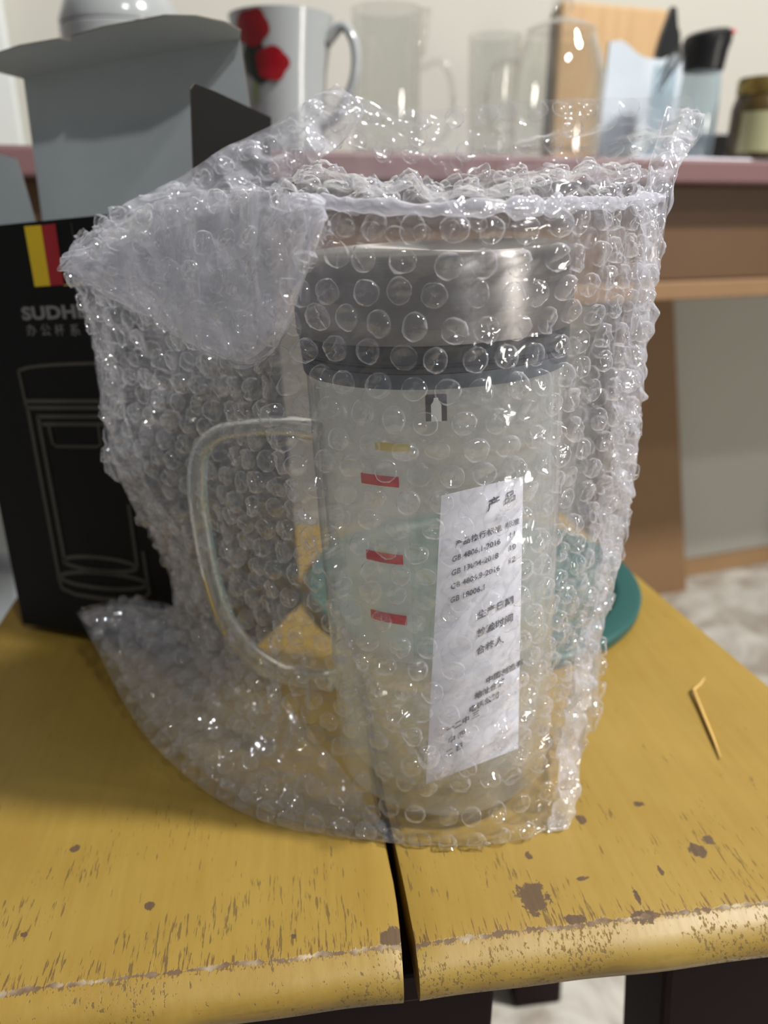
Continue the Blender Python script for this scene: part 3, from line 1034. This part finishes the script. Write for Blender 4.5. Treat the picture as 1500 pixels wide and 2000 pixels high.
class Sheet:
    def __init__(s, S, flip):
        s.S = S
        s.nu, s.nv = S.shape[:2]
        s.N = normals(S) * (-1 if flip else 1)

    def at(s, u, v, arr=None):
        A = s.S if arr is None else arr
        x = np.clip(u, 0, 1) * (s.nu - 1)
        y = np.clip(v, 0, 1) * (s.nv - 1)
        i = np.minimum(x.astype(int), s.nu - 2)
        j = np.minimum(y.astype(int), s.nv - 2)
        fx, fy = (x - i)[..., None], (y - j)[..., None]
        return (A[i, j] * (1 - fx) + A[i + 1, j] * fx) * (1 - fy) + (A[i, j + 1] * (1 - fx) + A[i + 1, j + 1] * fx) * fy

    def centres(s, pitch, jit=0.10, keep=1.0):
        """staggered rows of bubble centres at about equal spacing over the sheet"""
        out, pts = [], []
        mid = s.S[s.nu // 2]
        L = max(np.linalg.norm(np.diff(s.S[k], axis=0), axis=1).sum() for k in (s.nu // 4, s.nu // 2, 3 * s.nu // 4))
        rows = int(L / (pitch * 0.88))
        for r in range(rows):
            v = (r + 0.5) / rows
            row = s.at(np.linspace(0, 1, 400), np.full(400, v))
            cs = np.concatenate([[0], np.cumsum(np.linalg.norm(np.diff(row, axis=0), axis=1))])
            n = int(cs[-1] / pitch)
            for k in range(n):
                d = (k + (0.25 if r % 2 else 0.75)) * pitch + RNG.normal() * pitch * jit * 0.5
                if d < 0.4 * pitch or d > cs[-1] - 0.35 * pitch:
                    continue
                u = np.interp(d, cs, np.linspace(0, 1, 400))
                vv_ = v + RNG.normal() * jit * 0.35 / rows
                p = s.at(np.array(u), np.array(vv_))
                if pts and np.min(np.linalg.norm(np.array(pts) - p, axis=1)) < pitch * 0.70:
                    continue
                if RNG.random() > keep:
                    continue
                pts.append(p)
                out.append((u, vv_))
        return out

    def bubble(s, u, v, r, hs):
        """one blister: a low drum with a creased cap, laid on the sheet so that it follows the folds"""
        e = 0.006
        u, v = np.array(u), np.array(v)
        Su = (s.at(u + e, v) - s.at(u - e, v)) / (min(u + e, 1) - max(u - e, 0))
        Sv = (s.at(u, v + e) - s.at(u, v - e)) / (min(v + e, 1) - max(v - e, 0))
        E = Su / np.linalg.norm(Su)
        Gv = Sv - E * (Sv @ E)
        lu, lv, sh = np.linalg.norm(Su), np.linalg.norm(Gv), Sv @ E
        seg = 16
        rings = [(1.0, 0.0), (1.01, 0.34), (0.955, 0.60), (0.84, 0.70), (0.62, 0.72), (0.36, 0.73), (0.14, 0.73)]
        th = RNG.random() * 6.28
        off = RNG.normal() * 0.3
        th2 = th + 0.9 + RNG.random()
        off2 = RNG.normal() * 0.3
        dep = RNG.uniform(0.08, 0.42)
        dep2 = RNG.uniform(0.0, 0.32)
        tilt = RNG.normal(size=2) * 0.14
        sq = 1 + RNG.normal() * 0.04
        star = RNG.uniform(0.0, 0.13)
        ph = RNG.random() * 6
        ks = RNG.integers(3, 7)
        P = []
        lean = RNG.normal(size=2) * 0.07
        for q, (rho, h) in enumerate(rings):
            for k in range(seg):
                a = 2 * math.pi * k / seg
                rr = rho * (1 + (0.035 * RNG.normal() if q >= 1 else 0.02 * RNG.normal()))
                x, y = rr * math.cos(a) * sq, rr * math.sin(a) / sq
                hh = h
                if q >= 2:
                    d1 = x * math.cos(th) + y * math.sin(th) - off
                    d2 = x * math.cos(th2) + y * math.sin(th2) - off2
                    hh = h * (1 + tilt[0] * x + tilt[1] * y) - dep * math.exp(-(d1 / 0.15) ** 2) - dep2 * math.exp(-(d2 / 0.16) ** 2)
                    hh += star * rho * math.cos(ks * a + ph) + 0.045 * RNG.normal()
                    hh = max(hh, 0.10)
                P.append((x + lean[0] * hh, y + lean[1] * hh, hh * hs))
        P.append((0, 0, max(0.1, 0.72 - dep * math.exp(-(off / 0.2) ** 2)) * hs))
        P = np.array(P)
        dv = P[:, 1] * r / max(lv, 1e-6)
        du = (P[:, 0] * r - sh * dv) / max(lu, 1e-6)
        base = s.at(u + du, v + dv)
        n0 = s.at(u, v, s.N)
        nn = s.at(u + du, v + dv, s.N) * 0.5 + n0 * 0.5
        nn /= np.linalg.norm(nn, axis=1, keepdims=True)
        V = base + nn * (P[:, 2:3] * r + 0.00012)
        Fc = []
        m = len(rings)
        for q in range(m - 1):
            for k in range(seg):
                Fc.append((q * seg + k, q * seg + (k + 1) % seg, (q + 1) * seg + (k + 1) % seg, (q + 1) * seg + k))
        for k in range(seg):
            Fc.append(((m - 1) * seg + k, (m - 1) * seg + (k + 1) % seg, m * seg))
        return V, Fc


PITCHB, RBUB = 0.0112, 0.0040
front = Sheet(F, F[NU // 2, NV // 2] is None or normals(F)[NU // 2, NV // 2, 1] > 0)
back = Sheet(Bk, normals(Bk)[NU // 2, NV // 2, 1] < 0)
fl1 = Sheet(FL1, normals(FL1)[NU // 2, NV // 2, 1] > 0)
lp = Sheet(LP, normals(LP)[NU // 2, NV // 2, 2] < 0)
cand = []
tail = Sheet(TAIL, normals(TAIL)[NU // 2, NV // 2, 1] > 0)
weld_l = Sheet(WELD_L, normals(WELD_L)[NU // 2, NV // 2, 1] > 0)
weld_r = Sheet(WELD_R, normals(WELD_R)[NU // 2, NV // 2, 1] > 0)
roll = Sheet(ROLL, normals(ROLL)[NU // 2, NV // 2, 1] > 0)
for sh, w in ((front, 0), (fl1, 1), (lp, 2), (roll, 2.5), (tail, 2.6), (weld_l, 2.7), (weld_r, 2.7), (back, 3)):
    for (u, v) in sh.centres(PITCHB if w != 1 else PITCHB * 1.02, 0.17 if w == 0 else 0.2):
        hs = RNG.uniform(0.75, 1.0) if RNG.random() < 0.8 else RNG.uniform(0.35, 0.6)
        V, Fc = sh.bubble(u, v, RBUB * RNG.uniform(0.94, 1.04), hs)
        V[:, 2] = np.maximum(V[:, 2], 0.0006)
        cand.append((w, V, Fc))
cand.sort(key=lambda c: (c[0], np.linalg.norm(c[1][-1] - CAM)))
single, rest = cand[:290], cand[290:]
for w, V, Fc in single:
    c0 = V[-1]
    o = mesh_obj('bubble', V - c0, Fc, M['bubble'], bag, True)
    o.data.set_sharp_from_angle(angle=math.radians(42))
    o.location = c0 - BAGO
RV, RF, k = [], [], 0
for w, V, Fc in rest:
    RV.append(V - BAGO)
    RF += [tuple(i + k for i in f) for f in Fc]
    k += len(V)
ro = mesh_obj('bubble_field', np.vstack(RV), RF, M['bubble'], bag, True)
ro.data.set_sharp_from_angle(angle=math.radians(42))
ro['kind'] = 'stuff'
print('bubbles', len(cand), 'rest', len(rest))

# ------------------------------------------------------------------ the open black carton
BYAW, BROLL, BPIT = -0.35384, -0.0775, -0.0661
BW, BH, BD = 0.1521, 0.2228, 0.069
BO = np.array([-0.21711, 0.40502, 0.0047])
Bmat = Matrix.Translation(Vector(BO)) @ Matrix.Rotation(BYAW, 4, 'Z') @ Matrix.Rotation(BROLL, 4, 'Y') @ Matrix.Rotation(BPIT, 4, 'X')
carton = thing('cardboard_box', 'open black cardboard mug box with grey inside flaps standing behind the bag', 'box')
carton.matrix_world = Bmat
Binv = np.array(Bmat.inverted())


def card(name, quad, th=0.0006, out=None, inn=None):
    """a card panel given as an outline in box space; its normal side is the printed side"""
    P = [np.array(q, float) for q in quad]
    n = np.cross(P[1] - P[0], P[2] - P[0])
    n /= np.linalg.norm(n)
    k = len(P)
    vs = [p + n * th / 2 for p in P] + [p - n * th / 2 for p in P]
    fs = [tuple(range(k)), tuple(range(2 * k - 1, k - 1, -1))] + [(i, k + i, k + (i + 1) % k, (i + 1) % k) for i in range(k)]
    o = mesh_obj(name, vs, fs, out or M['box_black'], carton)
    o.data.materials.append(inn or M['box_inner'])
    o.data.materials.append(M['card_edge'])
    o.data.polygons[1].material_index = 1
    for i in range(k):
        o.data.polygons[2 + i].material_index = 2
    return o


fp = card('front_panel', [(0, 0, 0), (BW, 0, 0), (BW, 0, BH), (0, 0, BH)])
card('right_panel', [(BW, 0, 0), (BW, BD, 0), (BW, BD, BH), (BW, 0, BH)])
card('back_panel', [(BW, BD, 0), (0, BD, 0), (0, BD, BH), (BW, BD, BH)])
card('left_panel', [(0, BD, 0), (0, 0, 0), (0, 0, BH), (0, BD, BH)])
card('bottom_panel', [(0, BD, 0.001), (BW, BD, 0.001), (BW, 0, 0.001), (0, 0, 0.001)])
# lid: grey inside towards us; printed side faces away
HL = 0.0845
lean = 0.004
card('lid_panel', [(BW - 0.001, BD, BH), (0.001, BD, BH), (0.001, BD + lean, BH + HL), (BW - 0.009, BD + lean, BH + HL)])
y0, z0 = BD + lean, BH + HL
tk = [(BW - 0.009, y0, z0), (0.001, y0, z0)]
for sx, k in ((-0.004, 0.35), (-0.001, 0.70), (0.012, 0.90), (0.035, 1.0), (0.060, 0.97), (0.0640, 0.86), (0.0680, 0.97), (0.09, 1.04), (0.125, 1.02), (0.138, 0.85), (0.147, 0.55), (0.149, 0.25)):
    tk.append((sx, y0 - 0.036 * k, z0 + 0.004 * k))
card('tuck_flap', tk)
# dust flaps
card('dust_flap', [(BW + k * 0.10, y, BH + k) for y, k in ((0.001, 0), (BD + 0.002, 0), (BD + 0.004, 0.047), (0.020, 0.0495), (0.004, 0.0495), (0.001, 0.047))])['label'] = 'black outer side of the right dust flap'
card('dust_flap', [(-k * 0.14, y, BH + k) for y, k in ((BD - 0.003, 0), (0.001, 0), (0.004, 0.046), (BD - 0.004, 0.042))])['label'] = 'grey inner side of the left dust flap'


def box_xz(px, py):
    o = (Binv @ np.array([*CAM, 1.0]))[:3]
    d = Binv[:3, :3] @ ray(px, py)
    q = o + d * (-o[1] / d[1])
    return q[0], q[2]


def flat_print(name, pts2, mat, lift=0.0007):
    n = len(pts2)
    return mesh_obj(name, [(a, -lift, b) for a, b in pts2], [tuple(range(n))], mat, fp)


def ribbon(name, pts_px, w, mat, closed=False, smooth_n=0, lift=0.0008):
    P = np.array([box_xz(*p) for p in pts_px])
    if smooth_n:
        P = catmull(P, smooth_n)
    n = len(P)
    vs, fs = [], []
    for i in range(n):
        a = P[(i - 1) % n] if closed or i else P[i]
        b = P[(i + 1) % n] if closed or i < n - 1 else P[i]
        t = (b - a) / max(np.linalg.norm(b - a), 1e-9)
        q = np.array([-t[1], t[0]]) * w / 2
        vs += [(P[i][0] + q[0], -lift, P[i][1] + q[1]), (P[i][0] - q[0], -lift, P[i][1] - q[1])]
    for i in range(n if closed else n - 1):
        j = (i + 1) % n
        fs.append((2 * i, 2 * i + 1, 2 * j + 1, 2 * j))
    return mesh_obj(name, vs, fs, mat, fp)


flat_print('flag_stripe', [box_xz(*q) for q in ((70, 560), (100, 558), (82, 440), (49, 442))], M['flag_yellow'])['label'] = 'yellow stripe of the upright flag'
flat_print('flag_stripe', [box_xz(*q) for q in ((100, 558), (127, 556), (110, 437), (82, 440))], M['flag_red'])['label'] = 'red stripe of the upright flag'
ribbon('flag_border', [(141, 436), (150, 490), (161, 553)], 0.0005, M['line_print'])
ribbon('flag_border', [(127, 557), (161, 553)], 0.0005, M['yellow_print'])
LW = 0.0022
ribbon('cup_outline', [(38, 724), (60, 717), (110, 712), (200, 709), (300, 710)], LW * .8, M['line_print'], smooth_n=16)
ribbon('cup_outline', [(38, 722), (54, 796)], LW * .8, M['line_print'])
for a, b, y in ((54, 320, 783), (54, 320, 796), (74, 325, 813), (84, 325, 828)):
    ribbon('cup_outline', [(a, y), (200, y), (b, y + 2)], LW, M['line_print'])
ribbon('cup_outline', [(56, 796), (118, 1130), (123, 1148), (150, 1160), (200, 1168), (250, 1171), (285, 1166), (293, 1158), (281, 1076)], LW * 1.1, M['line_print'])
ribbon('cup_outline', [(76, 813), (129, 1098)], LW * 1.1, M['line_print'])
ribbon('cup_outline', [(253, 985), (270, 1106)], LW * 1.1, M['line_print'])
for (cx, cy0, rx, ry, sl) in ((197, 1101, 71, 13, 0.10), (204, 1133, 84, 15, 0.09)):
    ribbon('cup_outline', [(cx + rx * math.cos(k * math.pi / 20), cy0 + ry * math.sin(k * math.pi / 20) + sl * rx * math.cos(k * math.pi / 20)) for k in range(40)], LW * 1.1,
           M['line_print'], closed=True)
ribbon('cup_outline', [(97, 830), (105, 866), (112, 871), (190, 872), (199, 868), (194, 832)], LW * .8, M['line_print'])


def box_text(txt, px, py, px2, h, mat, bold=0.0, spacing=1.0, shear=0.0):
    v, f = text_mesh(txt, 1.0, bold, spacing)
    if len(v) == 0:
        return
    a = box_xz(px, py)
    b = box_xz(px2, py)
    w = v[:, 0].max() - v[:, 0].min()
    hh = v[:, 1].max() - v[:, 1].min()
    sx = (b[0] - a[0]) / w
    zt = box_xz(px, py - h)[1] - a[1]
    sz = zt / hh
    mesh_obj('lettering', [(a[0] + (x - v[:, 0].min()) * sx, -0.0008, a[1] + (y - v[:, 1].min()) * sz) for x, y, z in v], f, mat, fp)


box_text('SUDHE', 47, 626, 176, 27, M['text_print'], 0.045, 1.05)
for ch, x in zip('办公杯系', (56, 84, 111, 141)):
    box_text(ch, x, 656, x + 19, 23, M['text_print'])

# ------------------------------------------------------------------ small things on the stool
lc = np.array([0.0585, 0.4645])
lid = thing('teal_lid', 'large round teal plastic lid lying on the stool behind the bag', 'lid', (lc[0], lc[1], 0.0005))
lathe('disc', [(0.0, 0.0), (0.1060, 0.0), (0.1090, 0.0015), (0.1095, 0.0070), (0.1080, 0.0086), (0.0965, 0.0088), (0.0940, 0.0080), (0.0925, 0.0060), (0.0, 0.0060)], M['teal'], lid, 96)

tp = [at_z(1376, 1324, 0.006), at_z(1368, 1336, 0.004), at_z(1354, 1347, 0.0022), at_z(1372, 1392, 0.0014), at_z(1392, 1440, 0.0013), at_z(1408, 1481, 0.0012)]
pick = tube('toothpick', tp, [0.0003, 0.0007, 0.0009, 0.0009, 0.0008, 0.0003], M['tooth'], None, 8)
tag(pick, 'thin bent wooden toothpick lying on the right of the yellow stool', 'toothpick')

# ------------------------------------------------------------------ things on the desk
def desk_at(px, y):
    """base point on the desk top below the photo column px at distance y"""
    q = at_y(px, 200, y)
    return np.array([q[0], y, DZ])


def zpx(py, y):
    return at_y(750, py, y)[2] - DZ


# rose mug
yb = 0.765
p = desk_at(556, yb)
w = lambda px, y, py=150: px / FPX * (y * A_[1] + (at_y(750, py, y)[2] - CAM[2]) * A_[2])
R0 = w(100, yb)
hm = zpx(34, yb)
rose = thing('ceramic_mug', 'white ceramic mug with red rose print on the desk behind the open box', 'mug', p)
lathe('mug_body', [(0.0, 0.001), (R0 * .62, 0.0), (R0 * .74, 0.003), (R0 * .78, hm * .25), (R0 * .84, hm * .6), (R0, hm), (R0 - .003, hm), (R0 * .80, hm * .6), (R0 * .72, .008), (0.0, .007)], M['ceramic'], rose, 56)
hpts = [(R0 * .88, 0, hm * .80), (R0 * 1.22, 0, hm * .92), (R0 * 1.46, 0, hm * .78), (R0 * 1.44, 0, hm * .55), (R0 * 1.12, 0, hm * .30), (R0 * .78, 0, hm * .22)]
hh = tube('handle', catmull(hpts, 28), 0.0042, M['ceramic'], rose, 10, rad2=0.006, up=(0, 1, 0))
hh.rotation_euler = (0, 0, -0.25)


def rose_patch(name, cx, cy_, rx, ry, mat, seed, lift, lobes=5):
    """printed blossom on the mug wall, traced round the curved side"""
    r = random.Random(seed)
    jit = [r.uniform(-.04, .04) for _ in range(26)]

    def pt(a, q):
        zz = zpx(cy_ + ry * q * math.sin(a), yb)
        xx = w(cx + rx * q * math.cos(a) - 556, yb)
        kz = max(0, min(1, zz / hm))
        rad = R0 * (0.78 + 0.06 * min(1, kz / .6) if kz < .6 else 0.84 + 0.16 * (kz - .6) / .4) + lift
        xx = max(-rad * .98, min(rad * .98, xx))
        return (xx, -math.sqrt(rad * rad - xx * xx), zz)
    vs = [pt(0, 0)]
    for m in (0.25, 0.5, 0.75, 1.0):
        for k in range(26):
            a = 2 * math.pi * k / 26
            vs.append(pt(a, m * (1 + 0.05 * math.sin(lobes * a + seed) + jit[k])))
    fs = [(0, 1 + (k + 1) % 26, 1 + k) for k in range(26)]
    for m in range(3):
        for k in range(26):
            k2 = (k + 1) % 26
            fs.append((1 + m * 26 + k, 1 + m * 26 + k2, 1 + (m + 1) * 26 + k2, 1 + (m + 1) * 26 + k))
    return mesh_obj(name, vs, fs, mat, rose, True)


rose_patch('leaf_print', 512, 128, 24, 36, M['leaf'], 3, .0010, 7)
rose_patch('leaf_print', 524, 160, 16, 14, M['leaf'], 6, .0014, 5)
rose_patch('stem_print', 510, 190, 7, 22, M['stem'], 5, .0012, 3)
rose_patch('rose_print', 512, 72, 33, 34, M['rose'], 1, .0020)
rose_patch('rose_print', 546, 138, 31, 32, M['rose'], 2, .0024)

# clear glass jug with handle and pouring lip
yb = 0.83
p = desk_at(755, yb)
R0 = w(68, yb)
hj = zpx(18, yb)
jug = thing('glass_jug', 'tall clear glass jug with handle beside the rose mug on the desk', 'jug', p)
lathe('jug_body', [(0, .002), (R0 * .92, 0.0), (R0, .006), (R0 * .98, hj * .6), (R0, hj), (R0 - .002, hj), (R0 * .94, hj * .6), (R0 * .94, .008), (0, .006)], M['glass_far'], jug, 48)
hh = tube('handle', catmull([(R0 * .98, 0, hj * .62), (R0 * 1.55, 0, hj * .66), (R0 * 1.88, 0, hj * .50), (R0 * 1.86, 0, hj * .25), (R0 * 1.5, 0, hj * .12), (R0 * .98, 0, hj * .12)], 26), .0034, M['glass_far'], jug, 10)
sp = tube('pouring_lip', [(R0 * .96, 0, hj * .70), (R0 * 1.04, 0, hj * .86), (R0 * 1.12, 0, hj * 1.0)], [.004, .005, .006], M['glass_far'], jug, 10)

# clear drinking glass
yb = 0.93
p = desk_at(962, yb)
R0 = w(52, yb)
hg = zpx(70, yb)
gl = thing('drinking_glass', 'clear drinking glass between the glass jug and the glass teapot', 'glass', p)
lathe('tumbler', [(0, .004), (R0 * .8, 0), (R0 * .86, .004), (R0, hg), (R0 - .0018, hg), (R0 * .82, .012), (0, .010)], M['glass_far'], gl, 40)

# glass teapot with domed lid
yb = 0.85
p = desk_at(1086, yb)
R0 = w(92, yb)
ht = zpx(120, yb)
hk = zpx(66, yb)
pot = thing('glass_teapot', 'clear glass teapot with a domed lid and glass knob on the desk', 'teapot', p)
lathe('pot_body', [(0, .003), (R0 * .85, 0), (R0 * .97, .006), (R0, ht * .5), (R0 * .97, ht * .85), (R0 * .86, ht * 1.08), (R0 * .72, hk * .98), (R0 * .68, hk * .98), (R0 * .82, ht * 1.05), (R0 * .93, ht * .85),
                   (R0 * .96, ht * .5), (R0 * .92, .010), (0, .008)], M['glass_far'], pot, 56)
ld = lathe('pot_lid', [(R0 * .74, hk), (R0 * .72, hk + .003), (R0 * .5, hk + .008), (R0 * .2, hk + .012), (0, hk + .0125)], M['glass_far'], pot, 40, caps=False)
lathe('knob', [(0.003, hk + .012), (0.004, hk + .014), (.009, hk + .019), (.0105, hk + .024), (.008, hk + .030), (0, hk + .032)], M['glass_far'], ld, 24)
tube('handle', catmull([(-R0 * .9, 0, ht * 1.0), (-R0 * 1.35, 0, ht * .95), (-R0 * 1.5, 0, ht * .6), (-R0 * 1.3, 0, ht * .3), (-R0 * .95, 0, ht * .3)], 22), .0035, M['glass_far'], pot, 10)

# wooden board leaning on the wall
a0, zt = wall_a(1085, 6)
a1, zb = wall_a(1300, 60)
bw_ = a1 - a0
board = bm_obj('chopping_board', box_bm((0, -0.02, 0), (bw_, -0.004, zt - DZ), 0.004), M['board'])
q = WALL_P + E1 * a0
board.location = (q[0], q[1], DZ)
board.rotation_euler = (0, 0, YAW)
tag(board, 'light wooden chopping board standing upright against the cream wall', 'board')

# white plastic rack with a wavy top
yb = 0.98
rk = thing('plastic_rack', 'white plastic rack with a wavy upper edge in front of the chopping board', 'rack', desk_at(1250, yb), YAW)
pts = [(1168, 330), (1168, 100), (1176, 86), (1190, 82), (1206, 87), (1228, 103), (1252, 112), (1290, 114), (1338, 116), (1338, 330)]
c0 = desk_at(1250, yb)
lo = [(w(px - 1250, yb), max(0.0, zpx(py, yb))) for px, py in pts]
lo = catmull(lo, 40).tolist()
n = len(lo)
vs = [(x, 0, max(z, 0)) for x, z in lo] + [(x, .004, max(z, 0)) for x, z in lo]
mesh_obj('front_plate', vs, [tuple(range(n))[::-1], tuple(range(n, 2 * n))] + [(i, (i + 1) % n, n + (i + 1) % n, n + i) for i in range(n)], M['white_plastic'], rk)
x0, x1 = w(1168 - 1250, yb), w(1338 - 1250, yb)
bm_obj('tray', box_bm((x0, 0.0045, 0), (x1, 0.07, 0.012), .002), M['white_plastic'], rk)
for i in range(5):
    xx = w(1276 + i * 11 - 1250, yb)
    bm_obj('slot_rib', box_bm((xx, -0.004, 0.002), (xx + .0028, -0.0003, zpx(118, yb) * .97), .0006), M['plastic_clear'], rk)

# black knife handle in the rack
yk = 1.03
kn = thing('kitchen_knife', 'black handled knife standing upright in the white rack', 'knife', desk_at(1290, yk))
kz0, kz1 = zpx(118, yk), zpx(14, yk)
vs, fs = [], []
sec = [(-.0125, kz0 - .01), (-.0125, kz0 + .01), (-.009, (kz0 + kz1) / 2), (-.0045, kz1 - .012), (-.001, kz1), (.004, kz1 - .002), (.008, kz1 - .02), (.0115, (kz0 + kz1) / 2), (.014, kz0 + .01), (.014, kz0 - .01)]
n = len(sec)
vs = [(x, -.006, z) for x, z in sec] + [(x, .006, z) for x, z in sec]
mesh_obj('handle', vs, [tuple(range(n))[::-1], tuple(range(n, 2 * n))] + [(i, (i + 1) % n, n + (i + 1) % n, n + i) for i in range(n)], M['black_plastic'], kn)
bm_obj('blade', box_bm((-.009, -.0008, 0.014), (.010, .0008, kz0 - .0101)), M['steel'], kn)

# clear bottle with a large black cap and bristles beside it
yb = 0.91
bo = thing('clear_bottle', 'clear plastic bottle with a bulky black cap beside the gold lidded jar', 'bottle', desk_at(1364, yb))
R0 = w(40, yb)
zc = zpx(142, yb)
lathe('bottle_body', [(0, .002), (R0 * .9, 0), (R0, .004), (R0 * 1.0, zc * .7), (R0 * .92, zc * .95), (R0 * .92, zc), (R0 * .88, zc), (R0 * .95, zc * .7), (R0 * .95, .006), (0, .004)], M['plastic_clear'], bo, 40)
cz = zpx(62, yb)
cap = lathe('bottle_cap', [(R0 * .86, zc + .0003), (R0 * .95, zc + .002), (R0 * 1.02, zc + (cz - zc) * .5), (R0 * 1.12, cz - .010), (R0 * 1.08, cz - .003), (R0 * .9, cz), (0, cz + .001)], M['black_plastic'], bo, 40,
            off=lambda v: v + np.array([max(0, v[2] - zc) * 0.03, 0, max(0, (v[2] - zc) / (cz - zc)) ** 2 * v[0] * 0.12]))
lathe('cap_button', [(0.002, 0), (.0028, 0.002), (.002, .004), (0, .0045)], M['red_print'], cap, 14, loc=(R0 * .98, -.012, cz - .004))['label'] = 'small red button'
for i in range(9):
    t0 = np.array([-R0 * 1.0, -.004 + i * .001, zc + .028 - i * .002])
    tube('bristle', catmull([t0, t0 + np.array([-.012, 0, -.008 - .001 * i]), t0 + np.array([-.020 - .0012 * (i % 4), 0, -.022 - .0012 * i])], 6), .0006, M['black_plastic'], cap, 5)

# jar with a gold lid
yb = 0.885
jr = thing('honey_jar', 'dark filled glass jar with a gold lid and pale label at the desk edge', 'jar', desk_at(1492, yb) + np.array([0, 0, 0.0022]))
R0 = w(58, yb)
zj, zl = zpx(186, yb) - .0022, zpx(153, yb) - .0022
lathe('jar_body', [(0, 0.001), (R0 * .9, 0), (R0, .004), (R0, zj * .80), (R0 * .93, zj * .93), (R0 * .86, zj), (0, zj)], M['honey'], jr, 44)
lathe('jar_lid', [(R0 * .70, zj + .0002), (R0 * .90, zj + .0002), (R0 * .92, zj + .002), (R0 * .92, zl - .003), (R0 * .88, zl), (0, zl)], M['gold'], jr, 44)
nl = 18
lz0, lz1 = zj * .10, zj * .72
vs = []
for i in range(nl + 1):
    a = -1.05 + 2.3 * i / nl
    vs += [((R0 + .0006) * math.sin(a), -(R0 + .0006) * math.cos(a), lz0), ((R0 + .0006) * math.sin(a), -(R0 + .0006) * math.cos(a), lz1)]
lb = mesh_obj('jar_label', vs, [(2 * i, 2 * i + 2, 2 * i + 3, 2 * i + 1) for i in range(nl)], M['label'], jr, True)

# white paper under the jar, black box behind the jar
q = DESK_P + E1 * (-0.035) + E2 * 0.006
pp = bm_obj('folded_paper', box_bm((-0.06, 0.0, 0.0003), (0.13, 0.09, 0.0020)), M['paper'])
pp.location = (q[0], q[1], DZ)
pp.rotation_euler = (0, 0, YAW + 0.02)
tag(pp, 'flat white paper lying at the desk edge under the jar', 'paper')
yk = 0.97
bb = bm_obj('small_black_box', box_bm((-.03, -.02, 0), (.03, .02, zpx(262, yk)), .002), M['black_plastic'])
bb.location = desk_at(1408, yk)
tag(bb, 'small black box between the clear bottle and the jar', 'box')

# white canister with glass ring knob, far left
yb = 0.80
cn = thing('white_canister', 'white ceramic canister with domed lid behind the open box', 'canister', desk_at(254, yb))
R0 = w(114, yb)
zc = zpx(62, yb)
lathe('canister_body', [(0, .001), (R0 * .96, 0), (R0, .004), (R0, zc), (R0 * .97, zc + .002), (0, zc + .002)], M['ceramic'], cn, 56)
dm = lathe('canister_lid', [(R0 * .99, zc + .0023), (R0 * 1.0, zc + .005), (R0 * .86, zc + .024), (R0 * .6, zc + .040), (R0 * .3, zc + .048), (0, zc + .050)], M['ceramic'], cn, 56)
rk_ = [(w(25, yb) * math.cos(a), -R0 * .80, zpx(8, yb) + w(30, yb) * math.sin(a)) for a in [2 * math.pi * k / 28 for k in range(28)]]
tube('ring_knob', rk_, .0026, M['glass_green'], dm, 10, closed=True, up=(0, 1, 0))

# white bin under the desk at the far left
q = at_y(-30, 1120, 0.90)
bn = bm_obj('storage_bin', box_bm((-.12, -.03, 0), (.055, .03, -0.19 - FLOOR_Z + .0), .006), M['bin'])
bn.location = (q[0], q[1], FLOOR_Z)
tag(bn, 'white plastic bin on the floor behind the black box', 'bin')
